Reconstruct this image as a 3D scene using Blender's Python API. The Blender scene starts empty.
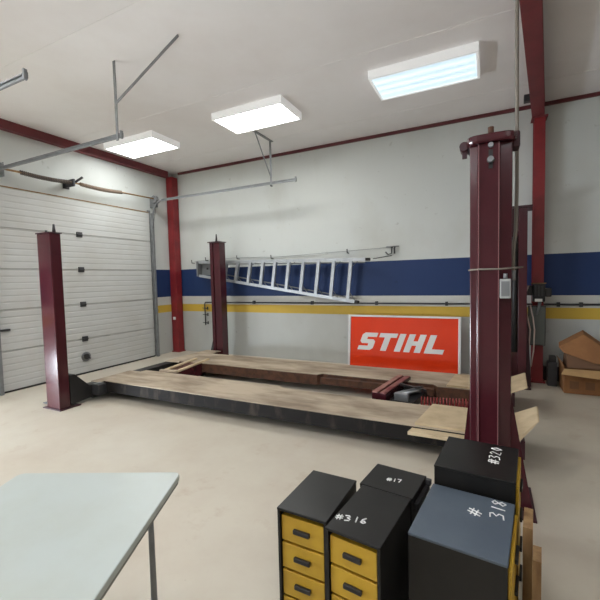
import bpy, bmesh, math, random
from mathutils import Vector, Matrix
random.seed(7)
sc = bpy.context.scene
COL = sc.collection

# ------------------------------------------------------------------ camera
cam_d = bpy.data.cameras.new('camera')
cam_d.sensor_fit = 'HORIZONTAL'; cam_d.sensor_width = 36.0
cam_d.lens = 36.0 * 381.16 / 600.0
cam_d.clip_start = 0.05; cam_d.clip_end = 200
cam = bpy.data.objects.new('camera', cam_d); COL.objects.link(cam)
PITCH, ROLL, YAW = 1.5145, -0.0245, 0.4614
cam.matrix_world = (Matrix.Translation((0, 0, 1.6)) @ Matrix.Rotation(YAW, 4, 'Z')
                    @ Matrix.Rotation(PITCH, 4, 'X') @ Matrix.Rotation(ROLL, 4, 'Z'))
sc.camera = cam

# ------------------------------------------------------------------ world, lights, exposure
w = bpy.data.worlds.new('world'); sc.world = w; w.use_nodes = True
bg = w.node_tree.nodes['Background']
bg.inputs[0].default_value = (0.80, 0.90, 1.0, 1); bg.inputs[1].default_value = 2.0
LAMP_A, LAMP_B, LAMP_C, LAMP_FILL = 14.0, 16.0, 0.72, 16.0     # radiance of the lamp diffusers
DAY_POWER = 420.0
def area(name, loc, rot, sx, sy, power, col):
    l = bpy.data.lights.new(name, 'AREA'); l.shape = 'RECTANGLE'; l.size = sx; l.size_y = sy
    l.energy = power; l.color = col
    o = bpy.data.objects.new(name, l); COL.objects.link(o); o.location = loc; o.rotation_euler = rot
    return o
# daylight entering under the half raised neighbouring door in the left wall
area('daylight_doorway', (-6.62, 0.5, 0.36), (0, math.radians(-90), 0), 0.6, 2.6, DAY_POWER, (0.82, 0.91, 1.0))
sc.view_settings.view_transform = 'Standard'; sc.view_settings.look = 'None'
sc.view_settings.gamma = 1.0; sc.view_settings.use_curve_mapping = False
sc.view_settings.exposure = 0.35
try: sc.cycles.use_denoising = True
except Exception: pass

# ------------------------------------------------------------------ helpers
def lin(c):
    return tuple((v/255/12.92 if v/255 <= 0.04045 else ((v/255+0.055)/1.055)**2.4) for v in c) + (1.0,)

def mat(name, rgb, rough=0.5, metal=0.0, rgb2=None, scale=6.0, amount=0.5, bump=0.0, stretch=(1,1,1), spec=0.5, detail=5.0, lo=0.4, hi=0.65):
    m = bpy.data.materials.new(name); m.use_nodes = True
    nt = m.node_tree; b = nt.nodes['Principled BSDF']
    b.inputs['Base Color'].default_value = lin(rgb)
    b.inputs['Roughness'].default_value = rough; b.inputs['Metallic'].default_value = metal
    b.inputs['Specular IOR Level'].default_value = spec
    if rgb2 or bump:
        geo = nt.nodes.new('ShaderNodeNewGeometry'); mp = nt.nodes.new('ShaderNodeMapping')
        mp.inputs['Scale'].default_value = stretch
        nt.links.new(geo.outputs['Position'], mp.inputs['Vector'])
        nz = nt.nodes.new('ShaderNodeTexNoise'); nz.inputs['Scale'].default_value = scale
        nz.inputs['Detail'].default_value = detail; nz.inputs['Roughness'].default_value = 0.6
        nt.links.new(mp.outputs[0], nz.inputs['Vector'])
    if rgb2:
        mr = nt.nodes.new('ShaderNodeMapRange'); mr.inputs[1].default_value = lo; mr.inputs[2].default_value = hi
        mr.inputs[4].default_value = amount
        nt.links.new(nz.outputs['Fac'], mr.inputs[0])
        mx = nt.nodes.new('ShaderNodeMix'); mx.data_type = 'RGBA'
        mx.inputs[6].default_value = lin(rgb); mx.inputs[7].default_value = lin(rgb2)
        nt.links.new(mr.outputs[0], mx.inputs[0]); nt.links.new(mx.outputs[2], b.inputs['Base Color'])
    if bump:
        bp = nt.nodes.new('ShaderNodeBump'); bp.inputs['Strength'].default_value = bump; bp.inputs['Distance'].default_value = 0.01
        nt.links.new(nz.outputs['Fac'], bp.inputs['Height']); nt.links.new(bp.outputs[0], b.inputs['Normal'])
    return m

def emis(name, col, strength, stripes=False):
    m = bpy.data.materials.new(name); m.use_nodes = True; nt = m.node_tree
    b = nt.nodes['Principled BSDF']; b.inputs['Base Color'].default_value = (0.8, 0.8, 0.8, 1)
    b.inputs['Emission Color'].default_value = col; b.inputs['Emission Strength'].default_value = strength
    if stripes:      # the tubes show through the lens
        geo = nt.nodes.new('ShaderNodeNewGeometry'); wv = nt.nodes.new('ShaderNodeTexWave')
        wv.bands_direction = 'Y'; wv.inputs['Scale'].default_value = 2.1; wv.inputs['Distortion'].default_value = 0.0
        nt.links.new(geo.outputs['Position'], wv.inputs['Vector'])
        mx = nt.nodes.new('ShaderNodeMix'); mx.data_type = 'RGBA'
        mx.inputs[6].default_value = (0.42, 0.66, 0.86, 1); mx.inputs[7].default_value = (0.74, 0.92, 1.0, 1)
        nt.links.new(wv.outputs['Fac'], mx.inputs[0]); nt.links.new(mx.outputs[2], b.inputs['Emission Color'])
    return m

ORG = {}
class MB:
    def __init__(s): s.v = []; s.f = []; s.sm = []
    def face(s, idx, smooth=False): s.f.append(idx); s.sm.append(smooth)
    def hexa(s, p):      # 8 points: bottom 4 ccw, top 4 ccw
        n = len(s.v); s.v += [Vector(q) for q in p]
        for q in ((3,2,1,0),(4,5,6,7),(0,1,5,4),(1,2,6,5),(2,3,7,6),(3,0,4,7)): s.face([n+i for i in q])
        return s
    def box(s, x0, x1, y0, y1, z0, z1):
        return s.hexa([(x0,y0,z0),(x1,y0,z0),(x1,y1,z0),(x0,y1,z0),(x0,y0,z1),(x1,y0,z1),(x1,y1,z1),(x0,y1,z1)])
    def obox(s, c, sx, sy, sz, rz=0.0, M=None):
        M = M or Matrix.Rotation(rz, 3, 'Z'); c = Vector(c)
        P = [c + M @ Vector((a*sx/2, b*sy/2, d*sz/2)) for d in (-1,1) for a, b in ((-1,-1),(1,-1),(1,1),(-1,1))]
        return s.hexa(P)
    def prism(s, poly, z0, z1):          # plan polygon extruded in z
        n = len(s.v); k = len(poly)
        s.v += [Vector((x,y,z0)) for x,y in poly] + [Vector((x,y,z1)) for x,y in poly]
        s.face([n+i for i in range(k)][::-1]); s.face([n+k+i for i in range(k)])
        for i in range(k): j = (i+1) % k; s.face([n+i,n+j,n+k+j,n+k+i])
        return s
    def ext(s, pts, d):                  # any planar outline extruded by vector d
        n = len(s.v); k = len(pts); d = Vector(d)
        s.v += [Vector(p) for p in pts] + [Vector(p)+d for p in pts]
        s.face([n+i for i in range(k)][::-1]); s.face([n+k+i for i in range(k)])
        for i in range(k): j = (i+1) % k; s.face([n+i,n+j,n+k+j,n+k+i])
        return s
    def tube(s, pts, r, seg=8, cap=True):
        pts = [Vector(p) for p in pts]; n = len(s.v); K = len(pts)
        rr = r if isinstance(r, (list, tuple)) else [r]*K
        up = None
        for i, p in enumerate(pts):
            t = (pts[min(i+1,K-1)] - pts[max(i-1,0)]).normalized()
            if up is None:
                up = Vector((0,0,1)) if abs(t.z) < 0.9 else Vector((1,0,0))
            a = t.cross(up)
            if a.length < 1e-6: a = t.orthogonal()
            a.normalize(); b = a.cross(t).normalized(); up = b
            for k in range(seg):
                th = 2*math.pi*k/seg; s.v.append(p + (a*math.cos(th) + b*math.sin(th))*rr[i])
        for i in range(K-1):
            for k in range(seg):
                k2 = (k+1) % seg
                s.face([n+i*seg+k, n+i*seg+k2, n+(i+1)*seg+k2, n+(i+1)*seg+k], True)
        if cap:
            s.face([n+k for k in range(seg)][::-1]); s.face([n+(K-1)*seg+k for k in range(seg)])
        return s
    def bar(s, p, q, wdt, thk, upv=(0,0,1)):   # rectangular bar from p to q
        p, q = Vector(p), Vector(q); t = (q-p).normalized(); u = Vector(upv)
        a = t.cross(u).normalized(); b = a.cross(t).normalized()
        P = []
        for e in (p, q):
            P += [e - a*wdt/2 - b*thk/2, e + a*wdt/2 - b*thk/2, e + a*wdt/2 + b*thk/2, e - a*wdt/2 + b*thk/2]
        return s.hexa(P)
    def build(s, name, m, parent=None, bevel=0.0, seg=2):
        if parent is None:
            lo = [min(v[i] for v in s.v) for i in range(3)]; hi = [max(v[i] for v in s.v) for i in range(3)]
            o = Vector(((lo[0]+hi[0])/2, (lo[1]+hi[1])/2, lo[2]))
        else: o = ORG[parent.name]
        me = bpy.data.meshes.new(name)
        me.from_pydata([tuple(v-o) for v in s.v], [], s.f)
        for p, f in zip(me.polygons, s.sm): p.use_smooth = f
        bm = bmesh.new(); bm.from_mesh(me); bmesh.ops.recalc_face_normals(bm, faces=bm.faces); bm.to_mesh(me); bm.free()
        me.materials.append(m)
        ob = bpy.data.objects.new(name, me); COL.objects.link(ob)
        if parent is None: ob.location = o
        else: ob.parent = parent
        ORG[ob.name] = o
        if bevel:
            md = ob.modifiers.new('bevel', 'BEVEL'); md.width = bevel; md.segments = seg; md.limit_method = 'ANGLE'
        return ob

def tag(o, label, cat, group=None):
    o['label'] = label; o['category'] = cat
    if group: o['group'] = group
    return o
def thing(name, loc, label, cat, group=None):
    o = bpy.data.objects.new(name, None); COL.objects.link(o); o.location = loc
    o.empty_display_size = 0.1; ORG[o.name] = Vector(loc)
    return tag(o, label, cat, group)
def struct(o): o['kind'] = 'structure'; return o
def sthing(name, loc):
    o = bpy.data.objects.new(name, None); COL.objects.link(o); o.location = loc; ORG[o.name] = Vector(loc)
    return struct(o)

# ------------------------------------------------------------------ materials
def wall_material():
    m = bpy.data.materials.new('painted_wall'); m.use_nodes = True; nt = m.node_tree; b = nt.nodes['Principled BSDF']
    N = nt.nodes.new; Lk = nt.links.new
    geo = N('ShaderNodeNewGeometry'); sx = N('ShaderNodeSeparateXYZ'); Lk(geo.outputs['Position'], sx.inputs[0])
    div = N('ShaderNodeMath'); div.operation = 'DIVIDE'; div.inputs[1].default_value = 4.2
    Lk(sx.outputs['Z'], div.inputs[0])
    cr = N('ShaderNodeValToRGB'); cr.color_ramp.interpolation = 'CONSTANT'
    stops = [(0.0, (186,188,184)), (0.918, (206,172,70)), (1.071, (200,200,194)), (1.248, (34,55,98)), (1.868, (203,206,203))]
    el = cr.color_ramp.elements
    el[0].position = 0; el[0].color = lin(stops[0][1]); el[1].position = stops[1][0]/4.2; el[1].color = lin(stops[1][1])
    for z, c in stops[2:]:
        e = el.new(z/4.2); e.color = lin(c)
    Lk(div.outputs[0], cr.inputs[0])
    nz = N('ShaderNodeTexNoise'); nz.inputs['Scale'].default_value = 0.9; nz.inputs['Detail'].default_value = 6
    mp = N('ShaderNodeMapping'); mp.inputs['Scale'].default_value = (1, 1, 0.6); Lk(geo.outputs['Position'], mp.inputs[0]); Lk(mp.outputs[0], nz.inputs['Vector'])
    mr = N('ShaderNodeMapRange'); mr.inputs[1].default_value = 0.5; mr.inputs[2].default_value = 0.75; mr.inputs[4].default_value = 0.35
    Lk(nz.outputs['Fac'], mr.inputs[0])
    mx = N('ShaderNodeMix'); mx.data_type = 'RGBA'; mx.blend_type = 'MULTIPLY'; mx.inputs[7].default_value = lin((205,196,178))
    Lk(mr.outputs[0], mx.inputs[0]); Lk(cr.outputs[0], mx.inputs[6])
    n2 = N('ShaderNodeTexNoise'); n2.inputs['Scale'].default_value = 9; n2.inputs['Detail'].default_value = 4; Lk(geo.outputs['Position'], n2.inputs['Vector'])
    m2 = N('ShaderNodeMapRange'); m2.inputs[1].default_value = 0.68; m2.inputs[2].default_value = 0.78; m2.inputs[4].default_value = 0.35
    Lk(n2.outputs['Fac'], m2.inputs[0])
    mx2 = N('ShaderNodeMix'); mx2.data_type = 'RGBA'; mx2.blend_type = 'MULTIPLY'; mx2.inputs[7].default_value = lin((140,125,105))
    Lk(m2.outputs[0], mx2.inputs[0]); Lk(mx.outputs[2], mx2.inputs[6]); Lk(mx2.outputs[2], b.inputs['Base Color'])
    wv = N('ShaderNodeTexWave'); wv.bands_direction = 'X'; wv.inputs['Scale'].default_value = 2.0; Lk(geo.outputs['Position'], wv.inputs['Vector'])
    bp = N('ShaderNodeBump'); bp.inputs['Strength'].default_value = 0.05; bp.inputs['Distance'].default_value = 0.02
    Lk(wv.outputs['Fac'], bp.inputs['Height']); Lk(bp.outputs[0], b.inputs['Normal'])
    b.inputs['Roughness'].default_value = 0.55; b.inputs['Specular IOR Level'].default_value = 0.3
    return m

def floor_material():
    m = bpy.data.materials.new('concrete_floor'); m.use_nodes = True; nt = m.node_tree; b = nt.nodes['Principled BSDF']
    N = nt.nodes.new; Lk = nt.links.new
    geo = N('ShaderNodeNewGeometry')
    def noise(scale, detail, lo, hi, amt):
        nz = N('ShaderNodeTexNoise'); nz.inputs['Scale'].default_value = scale; nz.inputs['Detail'].default_value = detail
        nz.inputs['Roughness'].default_value = 0.65; Lk(geo.outputs['Position'], nz.inputs['Vector'])
        mr = N('ShaderNodeMapRange'); mr.inputs[1].default_value = lo; mr.inputs[2].default_value = hi; mr.inputs[4].default_value = amt
        Lk(nz.outputs['Fac'], mr.inputs[0]); return nz, mr
    base = lin((196,188,172)); prev = None
    for sc_, d, lo, hi, amt, c in ((1.1, 6, 0.42, 0.7, 0.6, (180,166,150)), (3.2, 8, 0.58, 0.72, 0.55, (174,154,134)),
                                   (16, 4, 0.7, 0.76, 0.4, (120,108,94)), (0.7, 5, 0.5, 0.8, 0.5, (206,202,192))):
        nz, mr = noise(sc_, d, lo, hi, amt)
        mx = N('ShaderNodeMix'); mx.data_type = 'RGBA'; mx.inputs[6].default_value = base; mx.inputs[7].default_value = lin(c)
        if prev: Lk(prev, mx.inputs[6])
        Lk(mr.outputs[0], mx.inputs[0]); prev = mx.outputs[2]
    Lk(prev, b.inputs['Base Color'])
    b.inputs['Roughness'].default_value = 0.42; b.inputs['Specular IOR Level'].default_value = 0.35
    return m

M_wall = wall_material(); M_floor = floor_material()
M_ceil = mat('ceiling_liner', (236,233,233), 0.5, 0, (222,216,214), 0.8, 0.5, spec=0.3)
M_plain = mat('plain_wall', (170,168,162), 0.6, 0, (150,146,138), 1.5, 0.4)
M_red = mat('red_steel_paint', (136,36,40), 0.45, 0, (104,28,32), 5, 0.5)
M_beam = mat('red_primer', (118,50,54), 0.55, 0, (92,40,44), 4, 0.5)
M_trim = mat('maroon_trim', (92,36,40), 0.5)
M_maroon = mat('maroon_enamel', (72,29,36), 0.2, 0, (62,25,32), 4, 0.6)
M_boxgrey = mat('pale_grey_box', (172,174,172), 0.5)
M_ridge = mat('maroon_edge_highlight', (128,84,86), 0.5)  # lighter maroon paints in the light caught by the folded post edges
M_maroon_dark = mat('dark_maroon', (58,24,32), 0.45)
M_rust = mat('rusty_steel', (96,62,44), 0.7, 0, (60,40,32), 12, 0.8)
M_deck = mat('worn_deck', (186,170,148), 0.65, 0, (112,94,76), 2.6, 0.8, bump=0.1, stretch=(0.5,1.6,1))
M_plate = mat('pale_plate', (208,188,154), 0.6, 0, (172,148,114), 5, 0.6)
M_side = mat('scuffed_black_steel', (30,27,26), 0.75, 0, (88,78,68), 3.5, 0.55, spec=0.2, stretch=(2.0,1,0.6), lo=0.52, hi=0.75)
M_black = mat('black_steel', (26,25,26), 0.45, 0, (44,42,42), 6, 0.5)
M_dark = mat('dark_grey_steel', (52,52,54), 0.5)
M_grey = mat('galvanised_steel', (134,136,138), 0.45, 0.3, (108,108,110), 10, 0.5)
M_alu = mat('aluminium', (188,192,196), 0.38, 0.5, (150,154,158), 10, 0.5)
M_alu_d = mat('dull_aluminium', (128,130,132), 0.5, 0.4)
M_door = mat('door_panel_paint', (200,201,199), 0.5, 0, (188,186,180), 1.4, 0.5, spec=0.35)
M_rubber = mat('black_rubber', (34,32,31), 0.75)
M_white = emis('lamp_side_glow', (1.0, 1.0, 0.98, 1), 0.22)  # faint emission added to brighten the lamp housing sides
M_label = mat('white_label', (235,235,232), 0.5)
M_sign = mat('orange_sign_face', (226,64,30), 0.1, 0, (216,56,24), 2, 0.5)
M_letter = mat('sign_white', (222,220,216), 0.22)
M_card = mat('cardboard', (150,104,64), 0.8, 0, (128,86,52), 6, 0.6)
M_card2 = mat('lit_cardboard', (196,160,112), 0.8, 0, (176,140,96), 6, 0.5)  # lighter cardboard, lamplight on the outward flap painted into its colour
M_cab = mat('black_cabinet_paint', (25,24,23), 0.36, 0, (36,34,32), 5, 0.6, spec=0.35)
M_cab_b = mat('blue_grey_cabinet_paint', (76,86,97), 0.4, 0, (88,98,108), 4, 0.6)
M_yellow = mat('yellow_drawer_paint', (196,156,44), 0.5, 0, (176,134,36), 8, 0.5)
M_tan = mat('worn_wood', (158,128,88), 0.75, 0, (110,78,48), 14, 0.8, stretch=(1,1,0.25))
M_chalk = mat('chalk', (232,232,230), 0.9)
M_table = mat('pale_plastic_top', (180,188,184), 0.35, 0, (170,174,164), 2.5, 0.5)
M_table_e = mat('table_edge', (128,130,124), 0.5)
M_hose = mat('grey_hose', (130,122,112), 0.6)
M_hosepale = mat('pale_hose', (206,186,178), 0.55)
M_redhose = mat('red_hose', (150,60,56), 0.45)
M_lampA = emis('lamp_lens_near_door', (0.97, 1.0, 0.99, 1), LAMP_A)
M_lampB = emis('lamp_lens_middle', (0.98, 1.0, 0.975, 1), LAMP_B)
M_lampC = emis('lamp_lens_blue', (0.6, 0.8, 0.95, 1), LAMP_C, True)
M_lampFill = emis('lamp_lens_fill', (0.95, 0.97, 1.0, 1), LAMP_FILL)  # lens of the unseen ceiling lights added as fill

# ------------------------------------------------------------------ the setting
XL, YB, ZC = -6.49, 6.645, 4.04
XR, YF = 4.6, -4.6
struct(MB().box(XL-0.6, XR+0.2, YF-0.2, YB+0.2, -0.12, 0).build('floor', M_floor))
struct(MB().box(XL-0.2, XR+0.2, YF-0.2, YB+0.2, ZC, ZC+0.12).build('ceiling', M_ceil))
struct(MB().box(XL-0.2, XR+0.2, YB, YB+0.18, 0, ZC).build('wall_back', M_wall))
struct(MB().box(XR, XR+0.18, YF, YB, 0, ZC).build('wall_right', M_plain))
struct(MB().box(XL, XR, YF-0.18, YF, 0, ZC).build('wall_front', M_plain))
D1, D2, DH = (3.03, 5.86), (-0.95, 1.78), 3.06
wl = MB()
for y0, y1, z0, z1 in ((YF, D2[0], 0, ZC), (D2[1], D1[0], 0, ZC), (D1[1], YB, 0, ZC), (D1[0], D1[1], DH, ZC), (D2[0], D2[1], DH, ZC)):
    wl.box(XL-0.18, XL, y0, y1, z0, z1)
struct(wl.build('wall_left', M_wall))
struct(MB().box(XL+0.2, XR, YB-0.03, YB, ZC-0.05, ZC).build('trim_1', M_trim))
struct(MB().box(0.72, 3.5, YB-0.04, YB, 0.0, 0.21).build('baseboard_back', M_dark))
seam = MB()
for y in (-2.6, -0.9, 0.8, 2.5, 4.2, 5.9): seam.box(XL, XR, y-0.006, y+0.006, ZC-0.004, ZC)
struct(seam.build('trim_2', M_ceil))

# overhead door in the left wall
def door(name, y0, y1, lift):
    d = sthing(name, (XL-0.02, (y0+y1)/2, lift))
    ya, yb = y0-0.03, y1+0.03
    xf = XL+0.045
    H = [0.02, 0.625, 1.24, 1.85, 2.461, 3.065]
    for i in range(5):
        z0, z1 = H[i]+lift, H[i+1]+lift
        prof = [(XL+0.003, z0), (xf-0.018, z0), (xf-0.018, z0+0.005), (xf, z0+0.009)]
        n = 6; hh = (z1-z0-0.03)/n
        for k in range(n):
            a = z0+0.015+hh*k
            prof += [(xf, a+hh*0.12), (xf, a+hh*0.82), (xf-0.004, a+hh*0.86), (xf-0.004, a+hh*0.98)]
        prof += [(xf, z1-0.009), (xf-0.018, z1-0.005), (xf-0.018, z1), (XL+0.003, z1)]
        MB().ext([(x, ya, z) for x, z in prof], (0, yb-ya, 0)).build('panel', M_door, d)
    MB().box(XL+0.004, xf+0.006, ya, yb, lift, lift+0.022).build('bottom_seal', M_rubber, d)
    MB().box(XL+0.006, xf-0.01, ya, yb, H[5]+lift-0.002, H[5]+lift+0.016).build('top_strip', M_tan, d)
    ym = (y0+y1)/2 - 0.12
    for z in H[1:5]:
        m = MB().box(xf-0.002, xf+0.022, ym-0.05, ym+0.05, z+lift-0.045, z+lift+0.045)
        m.tube([(xf+0.022, ym-0.05, z+lift), (xf+0.022, ym+0.05, z+lift)], 0.014)
        m.build('hinge', M_dark, d, 0.004)
    p = MB().tube([(xf, ym, lift+0.305), (xf+0.02, ym, lift+0.305)], 0.082, 24)
    r = p.build('lock_plate', M_grey, d)
    MB().tube([(xf+0.02, ym, lift+0.305), (xf+0.034, ym, lift+0.305)], 0.05, 20).bar((xf+0.038, ym-0.06, lift+0.345), (xf+0.038, ym+0.06, lift+0.265), 0.016, 0.012, (1,0,0)).build('lock_handle', M_dark, r)
    MB().box(xf, xf+0.03, y0-0.0, y0+0.12, lift+0.925, lift+0.955).build('latch_bar', M_dark, d)
    return d
door('door_1', *D1, 0.0)
door('door_2', *D2, 0.42)

def door_track(y, s, label, xe, xh, hang=True, dy=0.0, zt=3.30):
    """vertical rail beside the door, bend, horizontal rail into the room, hanger from the ceiling"""
    t = thing('door_track', (XL+0.1, y, 0), label, 'door track', None)
    xv = XL+0.11
    yv = y+dy
    MB().box(XL+0.001, XL+0.02, yv-0.04, yv+0.035, 0, 3.12).box(xv-0.045, xv+0.02, yv-0.02, yv+0.025, 0.0, 3.05).build('vertical_rail', M_grey, t)
    pts = [(xv, yv, 3.02)]
    for k in range(0, 9):
        a = math.pi*k/16; pts.append((xv+0.28-0.28*math.cos(a), y, zt-0.28+0.28*math.sin(a)))
    MB().tube(pts, 0.022, 8).build('bend', M_grey, t)
    m = MB(); m.box(xv+0.27, xe, y-0.016, y+0.0, zt-0.024, zt-0.014); m.box(xv+0.27, xe, y-0.016, y+0.0, zt+0.014, zt+0.024); m.box(xv+0.27, xe, y+0.0, y+0.005, zt-0.024, zt+0.024)
    m.box(xe-0.02, xe, y-0.03, y+0.0, zt-0.04, zt+0.045)
    m.build('horizontal_rail', M_grey, t)
    if hang:
        MB().box(xh-0.018, xh+0.018, y-0.026, y-0.018, zt-0.06, ZC-0.012).build('hanger', M_grey, t)
        MB().bar((xh, y-0.03, zt+0.1), (xh, y-0.5*s, ZC-0.02), 0.024, 0.008, (1,0,0)).build('brace', M_grey, t)
        MB().box(xh-0.025, xh+0.025, min(y-0.58*s, y+0.05*s), max(y-0.58*s, y+0.05*s), ZC-0.012, ZC).build('ceiling_angle', M_grey, t)
        MB().tube([(xh, y-0.045, zt-0.05), (xh, y+0.0, zt-0.05)], 0.016).build('bolt', M_dark, t)
    return t
door_track(5.95, 1, 'galvanised overhead door track between door and blue striped back wall', -2.97, -3.46, True, -0.03)
t2 = door_track(3.02, -1, 'galvanised overhead door track at the left edge of the panelled door', -3.64, -3.80, False, -0.055, 3.235)
# this one hangs from a long strut with a brace leaning into the room
MB().box(-3.723, -3.687, 2.994, 3.002, 3.18, ZC-0.002).build('hanger', M_grey, t2)
MB().bar((-3.705, 2.992, 3.575), (-2.76, 2.992, ZC-0.012), 0.03, 0.008, (0,1,0)).build('brace', M_grey, t2)
door_track(1.895, 1, 'galvanised door track end high in the upper left corner of the photo', -3.36, -4.2)

# torsion shaft with two springs
t = thing('torsion_spring_shaft', (-6.3, 4.5, 3.27), 'torsion spring shaft with brown springs mounted above the white overhead door', 'door spring')
XS = -6.30; ZS = 3.315
MB().tube([(XS, 3.02, ZS-0.03), (XS, 6.0, ZS+0.03)], 0.015).build('shaft', M_tan, t)
def spring(y0, y1, nm, m):
    o = MB(); P = []; n = int((y1-y0)/0.026)
    for k in range(n*6+1):
        a = 2*math.pi*k/6; y = y0+(y1-y0)*k/(n*6)
        P.append((XS+0.026*math.cos(a), y, ZS-0.03+0.06*(y-3.02)/2.98+0.026*math.sin(a)-0.02*math.sin(math.pi*(y-y0)/(y1-y0))))
    o.tube(P, 0.011, 5); return o.build(nm, m, t)
spring(3.36, 4.13, 'spring', mat('spring_dark', (84,74,68), 0.6)); spring(4.3, 5.13, 'spring', mat('spring_tan', (132,114,98), 0.6))
MB().box(XL, XS+0.05, 4.15, 4.18, ZS-0.07, ZS+0.05).box(XL+0.001, XL+0.02, 4.11, 4.22, ZS-0.09, ZS+0.06).bar((XS, 4.2, ZS), (XS+0.12, 4.27, ZS+0.09), 0.03, 0.03).build('centre_bracket', M_dark, t, 0.004)
for y in (5.93, 3.08):
    d = MB().tube([(XS, y-0.03, ZS+0.02*(1 if y > 4 else -1)), (XS, y+0.04, ZS+0.02*(1 if y > 4 else -1))], 0.075, 18)
    d.build('cable_drum', M_grey, t)
    MB().box(XL, XS+0.03, y+0.045, y+0.055, ZS-0.14, ZS+0.06).build('end_bracket', M_grey, t)
MB().tube([(XS+0.07, 5.93, ZS), (XL+0.1, 5.9, 2.6), (XL+0.08, 5.9, 0.3)], 0.004, 5).build('lift_cable', M_dark, t)

# red steel frame: corner column, right column, roof beams
c = thing('steel_column', (-6.40, 6.54, 0), 'bright red steel column standing in the back left corner', 'column')
MB().box(-6.475, -6.30, 6.44, 6.62, 0, 3.92).build('shaft', M_red, c, 0.006)
MB().box(-6.487, -6.285, 6.42, 6.64, 0, 0.02).build('base_plate', M_red, c)
MB().box(-6.41, -6.35, 6.415, 6.439, 0.74, 0.80).build('bracket', M_label, c, 0.004)
c = thing('steel_column', (0.64, 6.5, 0), 'bright red steel column against the back wall behind the maroon lift', 'column')
MB().box(0.565, 0.70, 6.44, 6.455, 0, 3.78).box(0.565, 0.70, 6.615, 6.63, 0, 3.78).box(0.626, 0.64, 6.455, 6.615, 0, 3.78).build('shaft', M_red, c)
MB().box(0.535, 0.73, 6.41, 6.64, 0, 0.02).build('base_plate', M_red, c)
MB().box(0.535, 0.73, 6.42, 6.64, 3.78, 3.80).build('cap_plate', M_beam, c)
b = thing('roof_beam', (XL+0.12, 1.0, 3.9), 'dark red roof beam along the ceiling above the overhead door', 'beam')
MB().box(XL+0.002, XL+0.11, YF, 6.43, 3.905, 3.92).box(XL+0.005, XL+0.10, YF, 6.43, 3.92, ZC-0.001).build('flange', M_beam, b)
b = thing('roof_beam', (0.64, 1.0, 3.8), 'dark red roof beam running along the ceiling from the right column', 'beam')
rx = -0.118
for nm, h0, h1, z0, z1 in (('bottom_flange', -0.077, 0.077, 3.80, 3.815), ('top_flange', -0.077, 0.077, ZC-0.016, ZC-0.001), ('web', -0.008, 0.008, 3.815, ZC-0.016)):
    MB().prism([(0.633+rx*(6.62-YF)+h0, YF), (0.633+rx*(6.62-YF)+h1, YF), (0.633+h1, 6.62), (0.633+h0, 6.62)], z0, z1).build(nm, M_beam, b)
MB().box(0.40, 0.55, 5.9, 5.98, 3.83, 3.92).build('clip', M_dark, b, 0.004)

# ceiling lights
def lamp(x, y, m, label, L=1.10, W=0.57, zb=3.935):
    t = thing('ceiling_light', (x, y, zb), label, 'ceiling light', 'fluorescent ceiling lights')
    h = MB(); a, bb = L/2+0.03, W/2+0.03
    h.box(x-a, x+a, y-bb, y-bb+0.03, zb, ZC-0.001).box(x-a, x+a, y+bb-0.03, y+bb, zb, ZC-0.001)
    h.box(x-a, x-a+0.03, y-bb+0.03, y+bb-0.03, zb, ZC-0.001).box(x+a-0.03, x+a, y-bb+0.03, y+bb-0.03, zb, ZC-0.001)
    h.build('housing', M_white, t, 0.004)
    MB().box(x-L/2, x+L/2, y-W/2, y+W/2, zb+0.006, zb+0.016).build('diffuser', m, t)
    for dx in (-0.35, 0.35):
        MB().box(x+dx-0.01, x+dx+0.01, y+bb, y+bb+0.012, zb+0.01, zb+0.05).build('clip', M_grey, t)
    return t
lamp(-5.45, 4.90, M_lampA, 'glowing white ceiling light nearest the overhead door')
lamp(-3.06, 4.88, M_lampB, 'glowing white ceiling light in the middle above the ladder')
lamp(-0.70, 4.88, M_lampC, 'bluish white ceiling light cut by the top edge of the photo', 1.13)
lamp(-5.45, 0.60, M_lampFill, 'unseen ceiling light added for fill near the neighbouring door')  # this and the following lights are unseen, added to raise the fill
lamp(-3.09, 0.60, M_lampFill, 'unseen ceiling light added for fill above the open floor')
lamp(-0.70, 0.60, M_lampFill, 'unseen ceiling light added for fill over the dark cabinets')
lamp(1.66, -0.60, M_lampFill, 'unseen ceiling light added for fill on the right side')
lamp(-5.45, -2.90, M_lampFill, 'unseen ceiling light added for fill in the far left rear')
lamp(-3.09, -2.90, M_lampFill, 'unseen ceiling light added for fill in the middle rear')

# ------------------------------------------------------------------ four post lift
LIFT = thing('vehicle_lift', (-2.4, 4.5, 0), 'maroon four post vehicle lift with worn tan runways lowered to the floor', 'vehicle lift')
def post_box(x0, x1, y0, y1, h, ribs=()):
    m = MB(); m.box(x0, x1, y0, y1, 0.012, h); return m
# front left post
p = MB().box(-5.14, -4.865, 2.885, 3.02, 0.012, 2.24).build('post', M_maroon, LIFT, 0.008)
MB().box(-5.15, -4.85, 2.875, 3.03, 2.24, 2.252).build('cap_plate', M_maroon_dark, p)
MB().tube([(-4.93, 2.98, 2.252), (-4.93, 2.98, 2.36)], [0.022, 0.012], 8).build('anchor_stud', M_dark, p)
MB().tube([(-5.06, 2.96, 2.252), (-5.06, 2.96, 2.29)], 0.016, 8).build('bolt', M_dark, p)
MB().box(-5.2, -4.83, 2.865, 3.14, 0, 0.012).build('base_plate', M_maroon_dark, p)
MB().ext([(-5.145, 2.96, 0.012), (-5.36, 2.96, 0.012), (-5.36, 2.96, 0.024), (-5.22, 2.96, 0.06), (-5.145, 2.96, 0.17)], (0, 0.02, 0)).build('gusset', M_dark, p)
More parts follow.
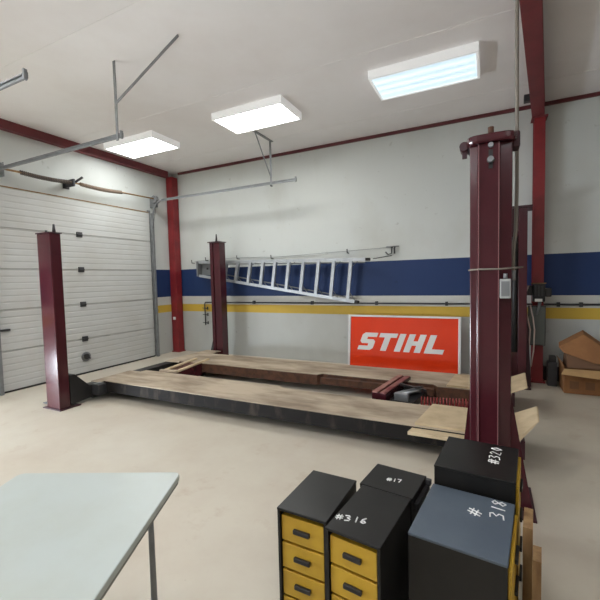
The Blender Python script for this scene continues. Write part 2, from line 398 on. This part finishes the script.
# back left post: open channel with lips
p = MB()
p.prism([(-4.995,6.05),(-4.925,6.05),(-4.925,6.09),(-4.96,6.09),(-4.96,6.20),(-4.78,6.20),(-4.78,6.13),(-4.90,6.13),(-4.90,6.05),(-4.75,6.05),(-4.75,6.235),(-4.995,6.235)], 0.012, 2.35)
p = p.build('post', M_maroon, LIFT, 0.004)
MB().box(-5.02, -4.73, 6.02, 6.25, 2.35, 2.37).build('cap_plate', M_maroon_dark, p)
MB().tube([(-4.87, 6.12, 2.37), (-4.87, 6.12, 2.52)], [0.022, 0.012], 8).build('anchor_stud', M_dark, p)
MB().box(-5.08, -4.68, 5.98, 6.3, 0, 0.012).build('base_plate', M_maroon_dark, p)
MB().ext([(-4.995, 6.06, 0.012), (-5.12, 6.06, 0.012), (-5.10, 6.06, 0.07), (-4.995, 6.06, 0.42)], (0, 0.02, 0)).build('gusset', M_dark, p)
# front right post: folded plate front with two ridges
p = MB().prism([(-0.118,2.835),(-0.07,2.825),(-0.066,2.80),(0.056,2.80),(0.06,2.825),(0.132,2.84),(0.132,3.06),(-0.118,3.06)], 0.012, 2.445).build('post', M_maroon, LIFT, 0.005)
fr = p
cap = []
for k in range(24):
    a = 2*math.pi*k/24; cx = 0.15*(1 if math.cos(a) >= 0 else -1)*abs(math.cos(a))**0.45
    cy = 0.17*(1 if math.sin(a) >= 0 else -1)*abs(math.sin(a))**0.45
    cap.append((0.007+cx, 2.93+cy))
MB().prism(cap, 2.445, 2.498).build('cap_plate', M_maroon, p, 0.015)
MB().tube([(0.007, 2.86, 2.498), (0.007, 2.86, 2.56)], 0.018).build('bolt', M_rust, p)
MB().tube([(0.007, 2.80, 2.425), (0.007, 2.775, 2.425)], 0.016).build('bolt', M_grey, p)
for x in (-0.064, 0.054):
    MB().box(x-0.003, x+0.003, 2.793, 2.80, 0.02, 2.44).build('edge_highlight_rib', M_ridge, p)  # thin rib carrying the painted edge highlight
s = MB().box(-0.006, 0.018, 2.797, 2.803, 2.28, 2.40).build('slot', M_black, p)
MB().tube([(0.006, 2.796, 2.335), (0.006, 2.768, 2.335)], [0.022, 0.018], 12).build('slot_knob', M_grey, s)
MB().tube([(-0.155, 2.86, 2.465), (-0.155, 2.98, 2.465)], 0.03, 14).box(-0.168, -0.138, 2.88, 2.9, 2.39, 2.47).box(-0.15, -0.10, 2.88, 2.96, 2.45, 2.49).build('pulley', M_maroon_dark, p)
MB().box(0.13, 0.175, 2.86, 2.98, 2.41, 2.515).build('hook_block', M_maroon_dark, p, 0.012)
MB().box(-0.21, 0.28, 2.76, 3.2, 0, 0.012).build('base_plate', M_maroon_dark, p)
for x0, x1 in ((0.132, 0.265), (-0.118, -0.20)):
    MB().ext([(x0, 2.86, 0.012), (x1, 2.86, 0.012), (x0, 2.86, 0.80)], (0, 0.015, 0)).build('gusset', M_maroon, p)
MB().tube([(-0.125, 2.82, 1.627), (-0.06, 2.79, 1.632), (0.06, 2.79, 1.63), (0.14, 2.82, 1.635), (0.20, 2.95, 1.64)], 0.006, 6).build('cable', M_hose, p)
e = MB().box(0.062, 0.125, 2.78, 2.826, 1.44, 1.565).build('junction_box', M_boxgrey, p, 0.004)
MB().tube([(0.094, 2.802, 1.565), (0.094, 2.802, 1.60)], 0.012).build('conduit_fitting', M_grey, e)
MB().box(0.070, 0.117, 2.776, 2.78, 1.455, 1.55).build('cover', M_alu_d, e)
# back right post
p = MB().prism([(0.19,6.05),(0.27,6.05),(0.27,6.10),(0.36,6.10),(0.36,6.05),(0.465,6.05),(0.465,6.28),(0.19,6.28)], 0.012, 2.49).build('post', M_maroon, LIFT, 0.005)
MB().box(0.17, 0.52, 6.02, 6.30, 2.49, 2.515).build('cap_plate', M_maroon_dark, p)
MB().box(0.46, 0.52, 6.05, 6.10, 2.44, 2.49).build('hook_block', M_maroon_dark, p)
MB().box(0.12, 0.52, 5.98, 6.33, 0, 0.012).build('base_plate', M_maroon_dark, p)
MB().tube([(0.315, 6.07, 0.5), (0.315, 6.07, 2.1)], 0.035, 12).build('cylinder', M_black, p)
MB().ext([(0.465, 6.12, 0.012), (0.53, 6.12, 0.012), (0.465, 6.12, 1.25)], (0, 0.015, 0)).build('gusset', M_maroon_dark, p)

# crossbeams with carriage brackets
def crossbeam(x0, x1, ya, yb, z0, z1):
    return MB().box(x0, x1, ya, yb, z0, z1).build('crossbeam', M_black, LIFT, 0.006)
cb = crossbeam(-5.08, -4.90, 3.36, 6.0, 0.02, 0.205)
MB().ext([(-4.87,3.03,0.03),(-4.87,3.33,0.05),(-4.87,3.33,0.19),(-4.87,3.10,0.42),(-4.87,3.03,0.42)], (-0.14,0,0)).build('carriage', M_black, cb, 0.005)
MB().box(-4.868, -4.74, 3.33, 3.54, 0.08, 0.225).build('carriage_arm', M_dark, cb, 0.006)
MB().box(-4.86, -4.81, 3.34, 3.45, 0.2255, 0.23).build('carriage_plate', M_alu_d, cb)
for ya, yb in ((3.47, 4.13), (4.86, 5.95)):
    MB().box(-5.09, -4.725 if ya < 4 else -4.725, ya, yb, 0.2055, 0.216).build('approach_plate', M_deck, cb)
cb = crossbeam(-0.06, 0.12, 3.07, 6.0, 0.02, 0.095)

# runways
def runway(poly, body_mat, notch, plate, lip, stop, ys):
    r = MB().prism(poly, 0.10, 0.244).build('runway', body_mat, LIFT, 0.004)
    top = [(x, y) for x, y in poly]
    MB().prism(top, 0.244, 0.252).build('deck_plate', M_deck, r)
    MB().box(*notch, 0.12, 0.205).build('jack_rail', M_rust, r)
    MB().prism(plate, 0.252, 0.275).build('wheel_plate', M_plate, r, 0.003)
    if lip: MB().prism(lip, 0.205, 0.235).build('plate_lip', M_plate, r, 0.003)
    y0, y1 = ys
    MB().hexa([(0.20,y0,0.252),(0.23,y0,0.252),(0.23,y1,0.252),(0.20,y1,0.252),(0.375,y0+stop[0],stop[1]),(0.39,y0+stop[0],stop[1]),(0.415,y1,stop[2]),(0.40,y1,stop[2])]).build('wheel_stop', M_plate, r, 0.003)
    MB().box(0.2301, 0.262, y0, y1, 0.10, 0.25).build('end_plate', M_maroon_dark, r)
    for k in range(10):
        x = -4.4 + k*0.47
        MB().box(x, x+0.05, (y0+y1)/2-0.2, (y0+y1)/2+0.2, 0.085, 0.0999).build('rib', M_black, r)
    return r
fr_poly = [(-4.80,3.455),(0.23,3.455),(0.23,4.13),(-0.5,4.13),(-0.5,4.06),(-2.3,4.06),(-2.36,4.13),(-4.72,4.13)]
runway(fr_poly, M_side, (-2.33,-0.52,4.062,4.13), [(-0.60,3.475),(0.19,3.475),(0.19,4.07),(-0.52,4.07)], [(-0.64,3.345),(0.05,3.345),(0.05,3.452),(-0.62,3.452)], (0.30,0.33,0.35), (3.46,4.12))
rr_poly = [(-4.72,4.82),(-2.16,4.82),(-2.10,4.90),(-0.62,4.90),(-0.56,4.82),(0.23,4.82),(0.23,5.53),(-4.72,5.53)]
runway(rr_poly, M_rust, (-2.12,-0.6,4.825,4.898), [(-0.46,4.84),(0.19,4.84),(0.19,5.42),(-0.40,5.42)], None, (0.02,0.32,0.34), (4.83,5.52))

# rolling jack bridges lying between the runways
def jack(cx, cy, L, W, rz, label):
    t = thing('jack_bridge', (cx, cy, 0), label, 'jack bridge', None)
    R = Matrix.Rotation(rz, 3, 'Z')
    def P(u, v, z): q = R @ Vector((u, v, 0)); return (cx+q.x, cy+q.y, z)
    def ob(u0, u1, v0, v1, z0, z1): return MB().hexa([P(u0,v0,z0),P(u1,v0,z0),P(u1,v1,z0),P(u0,v1,z0),P(u0,v0,z1),P(u1,v0,z1),P(u1,v1,z1),P(u0,v1,z1)])
    return t, P, ob
t, P, ob = jack(-4.36, 4.60, 1.1, 0.26, math.radians(9), 'red jack bridge with pale worn rails at the door end of the lift')
ob(-0.115,0.16,-0.46,0.46,0.06,0.25).build('beam', M_maroon, t, 0.004)
for u in (-0.105, 0.13): ob(u-0.028,u+0.028,-0.44,0.46,0.2501,0.275).build('rail', M_plate, t, 0.003)
ob(-0.15,0.15,-0.47,-0.42,0.252,0.285).build('end_plate', M_deck, t, 0.004)
for v in (-0.40, 0.36): ob(-0.1,0.1,v-0.05,v+0.05,0.0,0.0599).build('foot', M_black, t)
t, P, ob = jack(-1.06, 4.58, 0.85, 0.17, math.radians(-8), 'worn pink jack bridge with scissor mechanism at the right end of the lift')
ob(-0.085,0.085,-0.40,0.46,0.17,0.285).build('beam', M_maroon, t, 0.004)
ob(-0.08,-0.02,-0.40,0.45,0.2851,0.297).build('rail', mat('worn_pink_paint', (172,124,112), 0.55, 0, (128,70,68), 8, 0.7), t)
ob(0.02,0.08,-0.40,0.45,0.2851,0.297).build('rail', mat('worn_red_paint', (120,52,54), 0.55, 0, (160,120,108), 8, 0.7), t)
for v in (-0.36, 0.40): ob(-0.07,0.07,v-0.05,v+0.05,0.0,0.1699).build('foot', M_black, t)
ob(0.0851,0.36,-0.30,0.22,0.13,0.20).build('jack_base', M_black, t, 0.006)
MB().tube([P(0.14,-0.22,0.235), P(0.30,0.12,0.235)], 0.035, 12).build('cylinder', M_alu_d, t)
MB().tube([P(0.22,-0.25,0.27), P(0.36,-0.10,0.29)], 0.012, 8).build('handle', M_alu, t)
MB().bar(P(0.10,0.18,0.22), P(0.36,0.02,0.30), 0.05, 0.02).bar(P(0.10,0.02,0.30), P(0.36,0.18,0.22), 0.05, 0.02).build('scissor_arm', M_dark, t)
ob(0.14,0.30,-0.30,-0.24,0.2001,0.28).build('lever', M_alu_d, t, 0.004)
# coiled hose
P_ = []; a0 = Vector((-0.68, 4.33, 0.24)); a1 = Vector((-0.10, 4.46, 0.24)); n = 18
for k in range(n*10+1):
    a = 2*math.pi*k/10; f = k/(n*10); c0 = a0.lerp(a1, f)
    P_.append(c0 + Vector((0, 0.05*math.cos(a), 0.055*math.sin(a)-0.11)) + Vector((0,0,0.06)))
tag(MB().tube(P_, 0.008, 6).build('coiled_hose', M_redhose), 'red coiled air hose lying between the runways at the right end', 'air hose')

# hose from ceiling behind the front right post
pts = [(0.165,3.075,ZC-0.002),(0.163,3.075,3.3),(0.168,3.08,2.6),(0.17,3.08,2.2),(0.165,3.08,1.9),(0.15,3.075,1.75),(0.15,3.07,1.62)]
h = thing('hydraulic_hose', (0.165, 3.075, 1.6), 'grey hose hanging from the ceiling behind the tall maroon post', 'hose')
MB().tube(pts, 0.012, 8).build('hose', M_hose, h)
MB().tube([(0.15,3.07,1.62),(0.15,3.07,1.55)], 0.018, 10).build('fitting', M_grey, h)

# ------------------------------------------------------------------ ladder hanging on the wall
LAD = thing('stepladder', (-3.8, 6.5, 1.2), 'folded aluminium stepladder hung sideways across the blue wall stripe', 'ladder')
yl = 6.47
up0, up1 = Vector((-5.62, yl, 2.0)), Vector((-1.92, yl, 1.905))
lo0, lo1 = Vector((-5.62, yl, 1.715)), Vector((-2.13, yl, 1.168))
for a, b_, nm in ((up0, up1, 'side_rail'), (lo0, lo1, 'side_rail')):
    MB().bar(a, b_, 0.085, 0.022).bar(a+Vector((0,-0.036,0)), b_+Vector((0,-0.036,0)), 0.012, 0.055).build(nm, M_alu, LAD)
def on(a, b_, x): f = (x-a.x)/(b_.x-a.x); return a.lerp(b_, f)
xs = [-5.24, -4.95, -4.66, -4.354, -4.056, -3.78, -3.48, -3.17, -2.861, -2.563, -2.24]
for i, x in enumerate(xs):
    pu = on(up0, up1, x+0.06); pl = on(lo0, lo1, x-0.02)
    st = MB().bar(pu, pl, 0.075, 0.028, (1,0,0)).bar(pu+Vector((0.0,-0.036,0)), pl+Vector((0.0,-0.036,0)), 0.01, 0.058, (1,0,0))
    s_ = st.build('step', M_alu, LAD)
    q = pl + (pu-pl)*0.22
    MB().bar(q+Vector((0,0.03,0)), on(lo0, lo1, x+0.10)+Vector((0,0.03,0.012)), 0.008, 0.02, (0,1,0)).build('brace', M_alu_d, s_)
    if i % 3 == 0 or i == 10:
        q = pu + (pl-pu)*0.18
        MB().bar(q+Vector((0,0.03,0)), on(up0, up1, x+0.18)+Vector((0,0.03,-0.012)), 0.008, 0.02, (0,1,0)).build('brace', M_alu_d, s_)
MB().box(-5.66, -5.62, yl-0.07, yl+0.09, 1.70, 2.02).box(-5.61, -5.33, yl+0.045, yl+0.055, 1.72, 1.99).build('top_cap', M_alu_d, LAD)
MB().box(-5.47, -5.43, yl+0.035, yl+0.044, 1.84, 1.88).build('hole_plug', M_black, LAD)
for a, b_ in ((up0, up1), (lo0, lo1)):
    d = (b_-a).normalized()
    MB().bar(b_, b_+d*0.07, 0.09, 0.05).build('foot', M_rubber, LAD, 0.006)
for dz in (0.05, -0.05):   # rear frame
    a, b_ = (up0, up1) if dz > 0 else (lo0, lo1)
    MB().bar(a+Vector((0.35,0.10,-dz)), b_+Vector((-0.05,0.10,-dz)), 0.03, 0.02).build('rear_rail', M_alu_d, LAD)

# wall hooks with a thin cord
HK = 'pegs in the wall above the ladder'
def peg(x, z, label):
    t = thing('wall_peg', (x, 6.6, z), label, 'wall hook', HK)
    MB().tube([(x, YB, z-0.02), (x, 6.56, z-0.02), (x, 6.55, z+0.05)], 0.010, 6).build('peg', M_dark, t)
peg(-5.92, 2.02, 'wall peg left of the ladder beside the red corner column')
peg(-5.53, 2.06, 'wall peg above the top cap of the ladder')
peg(-4.70, 2.06, 'wall peg above the ladder just right of the back lift post')
peg(-3.88, 2.03, 'wall peg above the middle steps of the ladder')
peg(-2.29, 2.06, 'wall peg above the last step of the ladder')
t = thing('ladder_hook', (-1.55, 6.6, 1.98), 'steel double hook on the wall right of the ladder feet', 'wall hook')
MB().tube([(-1.50,6.64,2.10),(-1.50,6.60,2.10),(-1.50,6.58,1.99),(-1.56,6.57,1.975),(-1.60,6.57,2.02)], 0.013, 6).build('hook', M_dark, t)
MB().tube([(-1.45,6.64,2.10),(-1.45,6.58,2.10),(-1.45,6.58,1.985)], 0.013, 6).build('hook', M_dark, t)
MB().bar((-1.6,6.625,2.11), (-1.38,6.625,2.11), 0.01, 0.02).build('backing', M_grey, t)
tag(MB().tube([(-5.9,6.62,2.04),(-4.7,6.62,2.07),(-3.9,6.62,2.035),(-2.3,6.62,2.075),(-1.5,6.62,2.10)], 0.004, 5).build('cord', M_grey), 'thin grey cord strung along the wall above the ladder', 'cord')
tag(MB().tube([(-1.83,6.60,1.915),(-1.50,6.60,1.955)], 0.008, 5).build('support_bar', M_dark), 'thin dark bar reaching from ladder foot to wall hook', 'bar')

# air pipe
AP = thing('air_pipe', (-2.0, 6.6, 1.13), 'thin dark air pipe clipped along the wall above the yellow stripe', 'pipe')
MB().tube([(-5.62,6.61,1.125),(3.6,6.61,1.135)], 0.014, 8).build('pipe', M_dark, AP)
for x in (-5.3,-4.35,-3.03,-1.78,-0.62,0.9,1.17,2.2): 
    MB().box(x-0.02,x+0.02,6.585,YB-0.002,1.10,1.165).build('clip', M_dark, AP)
dp = MB().tube([(-5.62,6.61,1.125),(-5.64,6.60,1.09),(-5.63,6.60,0.62)], 0.012, 8).build('drop_pipe', M_dark, AP)
for z in (1.0, 0.86, 0.68):
    MB().tube([(-5.70,6.60,z),(-5.56,6.60,z-0.01)], 0.009, 6).tube([(-5.56,6.60,z-0.035),(-5.56,6.60,z+0.03)], 0.014, 8).build('valve', M_dark, dp)

# ------------------------------------------------------------------ sign
S0, S1 = -2.235, -0.405
yb_, yt_ = 6.36, 6.47
SH = 0.925
SG = thing('sign', (-1.32, 6.4, 0), 'large glossy orange sign with white block letters leaning on the wall', 'sign')
def sp(x, v, d=0.0):     # point on the leaning sign, v = height along it, d = out of the face
    f = v/SH
    return Vector((x, yb_+(yt_-yb_)*f - d, f*0.921))
def sbox(x0, x1, v0, v1, d0, d1):
    return MB().hexa([sp(x0,v0,d1),sp(x1,v0,d1),sp(x1,v0,d0),sp(x0,v0,d0),sp(x0,v1,d1),sp(x1,v1,d1),sp(x1,v1,d0),sp(x0,v1,d0)])
sbox(S0,S1,0,SH,-0.04,0.0).build('panel', M_sign, SG)
fw = 0.028
f = MB()
for a in ((S0-0.012,S0+fw,0,SH+0.012),(S1-fw,S1+0.012,0,SH+0.012),(S0+fw,S1-fw,SH-fw+0.01,SH+0.012),(S0+fw,S1-fw,0,fw)):
    bx = sbox(*a,-0.042,0.014); n = len(f.v); f.v += bx.v; f.f += [[i+n for i in q] for q in bx.f]; f.sm += bx.sm
f.build('frame', M_letter, SG, 0.003)
sl = 0.36; vb, vt = 0.335, 0.635
def letter(poly):
    pts = [sp(x + sl*(v-vb), v, 0.0) for x, v in poly]
    MB().ext(pts, (0, -0.004, 0)).build('letter', M_letter, SG)
h = vt-vb
def V(a): return vb + a*h
# S
x0, x1 = -2.077, -1.815; k = 0.085; 
letter([(x0,V(0)),(x1-0.04,V(0)),(x1,V(0.12)),(x1,V(0.50)),(x1-0.04,V(0.62)),(x0+k+0.02,V(0.62)),(x0+k+0.02,V(0.76)),(x1,V(0.76)),(x1,V(1)),(x0+0.04,V(1)),(x0,V(0.88)),(x0,V(0.50)),(x0+0.04,V(0.38)),(x1-k-0.02,V(0.38)),(x1-k-0.02,V(0.24)),(x0,V(0.24))])
# T
letter([(-1.675,V(0)),(-1.575,V(0)),(-1.575,V(0.76)),(-1.475,V(0.76)),(-1.475,V(1)),(-1.775,V(1)),(-1.775,V(0.76)),(-1.675,V(0.76))])
# I
letter([(-1.44,V(0)),(-1.34,V(0)),(-1.34,V(1)),(-1.44,V(1))])
# H
letter([(-1.285,V(0)),(-1.185,V(0)),(-1.185,V(0.38)),(-1.115,V(0.38)),(-1.115,V(0)),(-1.015,V(0)),(-1.015,V(1)),(-1.115,V(1)),(-1.115,V(0.62)),(-1.185,V(0.62)),(-1.185,V(1)),(-1.285,V(1))])
# L
letter([(-0.955,V(0)),(-0.665,V(0)),(-0.665,V(0.24)),(-0.855,V(0.24)),(-0.855,V(1)),(-0.955,V(1))])

# ------------------------------------------------------------------ electrics on the right column
t = thing('electrical_panel', (0.61, 6.3, 0.55), 'flat grey electrical panel on the right red column', 'electrical panel')
MB().box(0.50, 0.715, 6.32, 6.40, 0.565, 1.13).build('cabinet', M_dark, t, 0.005)
MB().box(0.51, 0.705, 6.312, 6.319, 0.58, 1.115).build('cover', mat('grey_panel_cover', (92,96,92), 0.5), t, 0.003)
for z in (0.70, 1.0): MB().box(0.66, 0.70, 6.401, 6.438, z-0.03, z+0.03).build('standoff', M_dark, t)
t = thing('pressure_regulator', (0.62, 6.3, 1.14), 'black regulator box with white label on the right red column', 'regulator')
MB().box(0.555, 0.70, 6.26, 6.43, 1.19, 1.44).build('body', M_black, t, 0.01)
for x in (0.585, 0.625, 0.665): MB().box(x-0.008, x+0.008, 6.25, 6.26, 1.27, 1.42).build('fin', M_dark, t)
MB().box(0.575, 0.665, 6.252, 6.259, 1.195, 1.235).build('label_plate', M_label, t)
MB().box(0.70, 0.78, 6.30, 6.40, 1.26, 1.38).build('gauge_housing', M_black, t, 0.012)
MB().box(0.49, 0.555, 6.30, 6.40, 1.28, 1.42).build('side_valve', M_black, t, 0.012)
MB().tube([(0.64,6.30,1.188),(0.63,6.29,1.12),(0.60,6.28,1.0)], [0.022,0.018,0.010], 8).build('drain_nozzle', M_grey, t)
MB().box(0.54, 0.725, 6.38, 6.43, 1.441, 1.455).build('bracket', M_tan, t)
for i, (pp, lb) in enumerate((
    ([(0.50,6.27,1.42),(0.46,6.24,1.30),(0.47,6.22,1.05),(0.52,6.22,0.8),(0.50,6.22,0.45),(0.48,6.20,0.30)], 'pale hose looping down from the black regulator beside the lift post'),
    ([(0.52,6.25,1.15),(0.55,6.22,0.98),(0.57,6.2,0.80),(0.56,6.2,0.50),(0.53,6.2,0.28)], 'pale hose hanging in front of the grey electrical panel'))):
    tag(MB().tube(pp, 0.010, 6).build('air_hose', M_hosepale), lb, 'hose', 'hoses at the right column')

# ------------------------------------------------------------------ cardboard boxes
t = thing('cardboard_box', (1.2, 6.0, 0), 'brown open cardboard box standing on the floor by the back wall', 'cardboard box')
R = MB()
bx0, bx1, by0, by1, bh = 0.89, 1.46, 5.98, 6.42, 0.33
for a in ((bx0,bx1,by0,by0+0.008,0.005,bh),(bx0,bx1,by1-0.008,by1,0.005,bh),(bx0,bx0+0.008,by0+0.008,by1-0.008,0.005,bh),(bx1-0.008,bx1,by0+0.008,by1-0.008,0.005,bh),(bx0+0.008,bx1-0.008,by0+0.008,by1-0.008,0.005,0.013)):
    R.box(*a)
R.build('body', M_card, t)
MB().hexa([(bx0,by0-0.006,bh-0.006),(bx1-0.12,by0-0.006,bh-0.006),(bx1-0.12,by0-0.001,bh),(bx0,by0-0.001,bh),(bx0-0.05,by0-0.13,bh-0.05),(bx1-0.17,by0-0.13,bh-0.085),(bx1-0.17,by0-0.125,bh-0.079),(bx0-0.05,by0-0.125,bh-0.044)]).build('flap', M_card2, t)
MB().hexa([(bx0,by0,bh),(bx0,by1,bh),(bx0+0.006,by1,bh),(bx0+0.006,by0,bh),(bx0-0.03,by0,bh+0.09),(bx0-0.03,by1,bh+0.09),(bx0-0.024,by1,bh+0.09),(bx0-0.024,by0,bh+0.09)]).build('flap', M_card, t)
for x in (0.95, 1.12): MB().box(x, x+0.10, by0-0.002, by0-0.0001, 0.07, 0.17).build('printed_mark', mat('faded_print', (120,84,56), 0.8), t)
t = thing('cardboard_box', (1.15, 6.2, 0.3), 'brown crushed cardboard box lying tilted on top of the open box', 'cardboard box')
MB().ext([(0.835,6.06,0.60),(0.885,6.05,0.53),(1.22,6.02,0.41),(1.42,6.02,0.40),(1.46,6.05,0.50),(1.12,6.12,0.775)], (0.03,0.24,0.03)).build('body', M_card, t, 0.006)
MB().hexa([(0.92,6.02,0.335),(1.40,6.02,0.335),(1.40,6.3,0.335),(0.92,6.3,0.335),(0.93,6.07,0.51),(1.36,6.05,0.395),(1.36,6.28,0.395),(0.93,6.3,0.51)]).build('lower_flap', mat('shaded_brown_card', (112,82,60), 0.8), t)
tag(MB().box(0.745, 0.855, 6.30, 6.44, 0.0, 0.335).build('scrap_block', M_dark), 'dark block on the floor between red column and cardboard boxes', 'block')
tag(MB().box(0.765, 0.845, 6.31, 6.43, 0.335, 0.42).build('black_scrap', M_black, None, 0.008), 'small black item on the dark block left of the cardboard boxes', 'scrap')

# ------------------------------------------------------------------ storage cabinets in the foreground
def seg_text(txt, o, u, v, hgt, gap=0.35):
    """chalk strokes: o lower left corner, u along the line, v up the letters"""
    G = {'#': [[(0.2,0),(0.35,1)],[(0.55,0),(0.7,1)],[(0,0.33),(0.9,0.36)],[(0.02,0.66),(0.92,0.7)]],
         '3': [[(0,0.95),(0.5,1),(0.62,0.8),(0.3,0.55),(0.65,0.38),(0.55,0.08),(0,0.0)]],
         '1': [[(0.25,0),(0.35,1)]],
         '6': [[(0.6,1),(0.15,0.6),(0.02,0.2),(0.3,0),(0.6,0.2),(0.45,0.45),(0.08,0.35)]],
         '7': [[(0,1),(0.65,0.97),(0.25,0)]],
         '8': [[(0.6,0.85),(0.3,1),(0.08,0.8),(0.55,0.3),(0.35,0),(0.05,0.2),(0.6,0.85)]],
         '2': [[(0.05,0.8),(0.3,1),(0.6,0.8),(0.05,0.05),(0.65,0.02)]],
         '0': [[(0.3,1),(0.05,0.5),(0.3,0),(0.6,0.5),(0.3,1)]]}
    out = []; x = 0.0; o, u, v = Vector(o), Vector(u).normalized(), Vector(v).normalized()
    for ch in txt:
        m = MB()
        for st in G[ch]:
            m.tube([o + u*(x+a)*hgt + v*b*hgt for a, b in st], 0.0031, 5)
        out.append(m); x += 0.75+gap if ch != '1' else 0.45+gap
    return out
def cabinet(c, sx, sy, h, rz, mtop, label, front=True, side=False, handle=False):
    t = thing('storage_cabinet', (c[0], c[1], 0), label, 'cabinet', 'black storage cabinets')
    R = Matrix.Rotation(rz, 3, 'Z')
    def P(u, v, z): q = R @ Vector((u, v, 0)); return Vector((c[0]+q.x, c[1]+q.y, z))
    def ob(u0, u1, v0, v1, z0, z1, m=None):
        return (m or MB()).hexa([P(u0,v0,z0),P(u1,v0,z0),P(u1,v1,z0),P(u0,v1,z0),P(u0,v0,z1),P(u1,v0,z1),P(u1,v1,z1),P(u0,v1,z1)])
    a, b_ = sx/2, sy/2; th = 0.012
    yf = -b_ + (0.03 if front else 0.0)      # drawers sit in the open front
    m = MB(); ob(-a,-a+th,-b_,b_,0,h,m); ob(a-th,a,-b_,b_,0,h,m); ob(-a+th,a-th,b_-th,b_,0,h,m)
    ob(-a+th,a-th,-b_,b_-th,0,0.03,m)
    if not front: ob(-a+th,a-th,-b_,-b_+th,0.03,h,m)
    m.build('shell', M_cab, t)
    ob(-a-0.002,a+0.002,-b_-0.002,b_+0.002,h+0.0001,h+0.012).build('top', mtop, t, 0.003)
    if front:
        n = 4; hh = (h-0.045)/n
        for k in range(n):
            z0 = 0.035+hh*k
            d = ob(-a+th+0.004,a-th-0.004,-b_+0.008,b_-0.03,z0,z0+hh-0.012).build('drawer', M_yellow, t, 0.003)
            ob(-0.04,0.04,-b_-0.008,-b_+0.0079,z0+hh*0.4,z0+hh*0.55).build('handle', M_black, d, 0.003)
    if side:
        n = 4; hh = (h-0.045)/n
        for k in range(n):
            z0 = 0.035+hh*k
            d = ob(a+0.0005,a+0.014,-b_+0.02,b_-0.02,z0,z0+hh-0.012).build('drawer', M_yellow, t, 0.003)
            ob(a+0.0145,a+0.026,-0.05,0.05,z0+hh*0.4,z0+hh*0.55).build('handle', M_black, d, 0.003)
    if handle:
        ob(a+0.003,a+0.022,-b_+0.02,b_-0.01,h-0.05,h-0.02).build('side_rail', M_black, t, 0.003)
        ob(a+0.003,a+0.03,b_-0.03,b_-0.005,h-0.02,h+0.008).build('latch', M_dark, t, 0.003)
    return t, P
hz = 0.558
def chalk(t, P, txt, o, u, v, hgt, z):
    for m in seg_text(txt, o, u, v, hgt): m.build('chalk_mark', M_chalk, t)
t, P = cabinet((-0.729,1.62), 0.242, 0.37, hz, math.radians(-2), M_cab, 'black cabinet with yellow drawers leftmost of the dark cabinets in front')
t, P = cabinet((-0.432,1.885), 0.262, 0.235, hz, math.radians(-7), M_cab, 'black cabinet with small chalk marking on its back half and a side latch', False, False, True)
chalk(t, P, '#17', (-0.462,1.86,hz+0.0125), (0.99,0.12,0), (-0.12,0.99,0), 0.028, hz)
t, P = cabinet((-0.464,1.573), 0.238, 0.375, hz, math.radians(-7), M_cab, 'black cabinet chalked number 316 right of the yellow drawers')
chalk(t, P, '#316', (-0.588,1.466,hz+0.0125), (0.985,0.16,0), (-0.16,0.985,0), 0.036, hz)
t, P = cabinet((-0.092,1.70), 0.352, 0.42, hz, math.radians(-6), M_cab_b, 'blue grey topped cabinet chalked number 318', False, True)
chalk(t, P, '318', (0.058,1.745,hz+0.0125), (0.10,0.995,0), (-0.995,0.10,0), 0.055, hz)
chalk(t, P, '#', (-0.035,1.725,hz+0.0125), (0.3,0.95,0), (-0.95,0.3,0), 0.055, hz)
t, P = cabinet((-0.05,2.125), 0.352, 0.39, 0.645, math.radians(-5), M_cab, 'tallest black cabinet chalked number 320 at the foot of the maroon post', False, True)
chalk(t, P, '#320', (0.045,2.07,0.6575), (0.10,0.995,0), (-0.995,0.10,0), 0.05, 0.645)
tag(MB().obox((0.155,1.86,0.27), 0.035, 0.16, 0.54, math.radians(-6)).obox((0.175,1.72,0.24), 0.03, 0.10, 0.48, math.radians(-6)).build('wood_scrap', M_tan), 'worn timber plank standing against the right side of the cabinets', 'plank')

# ------------------------------------------------------------------ table at lower left
u = Vector((0.671, 0.304)).normalized(); v = Vector((0.304, -0.671)).normalized()
c0 = Vector((-1.905, 0.935)); Wt, Lt = 0.74, 1.25
def T(a, b_): q = c0 + u*a + v*b_; return (q.x, q.y)
TB = thing('folding_table', (T(Wt/2, Lt/2)[0], T(Wt/2, Lt/2)[1], 0), 'pale grey green plastic table top at the lower left of the photo', 'table')
def rrect(ins, r=0.03):
    P2 = []
    for (a, b_, s0) in ((Wt-ins-r, ins+r, -90), (Wt-ins-r, Lt-ins-r, 0), (ins+r, Lt-ins-r, 90), (ins+r, ins+r, 180)):
        for k in range(5):
            th = math.radians(s0+k*22.5); P2.append(T(a+r*math.cos(th), b_+r*math.sin(th)))
    return P2
top = MB().prism(rrect(0.0), 0.725, 0.75).build('tabletop', M_table, TB, 0.004)
MB().prism(rrect(0.004), 0.712, 0.7249).build('edge_band', M_table_e, top)
for b_ in (0.15, Lt-0.15):
    lg = MB()
    p = [T(0.08,b_), T(0.08,b_), T(Wt-0.08,b_), T(Wt-0.08,b_)]; zz = (0.0, 0.70, 0.70, 0.0)
    lg.tube([(q[0],q[1],z) for q, z in zip(p, zz)], 0.014, 8)
    lg.build('leg', M_grey, TB)
    MB().tube([(*T(0.08,b_),0.2),(*T(Wt-0.08,b_),0.2)], 0.010, 8).build('stretcher', M_grey, TB)
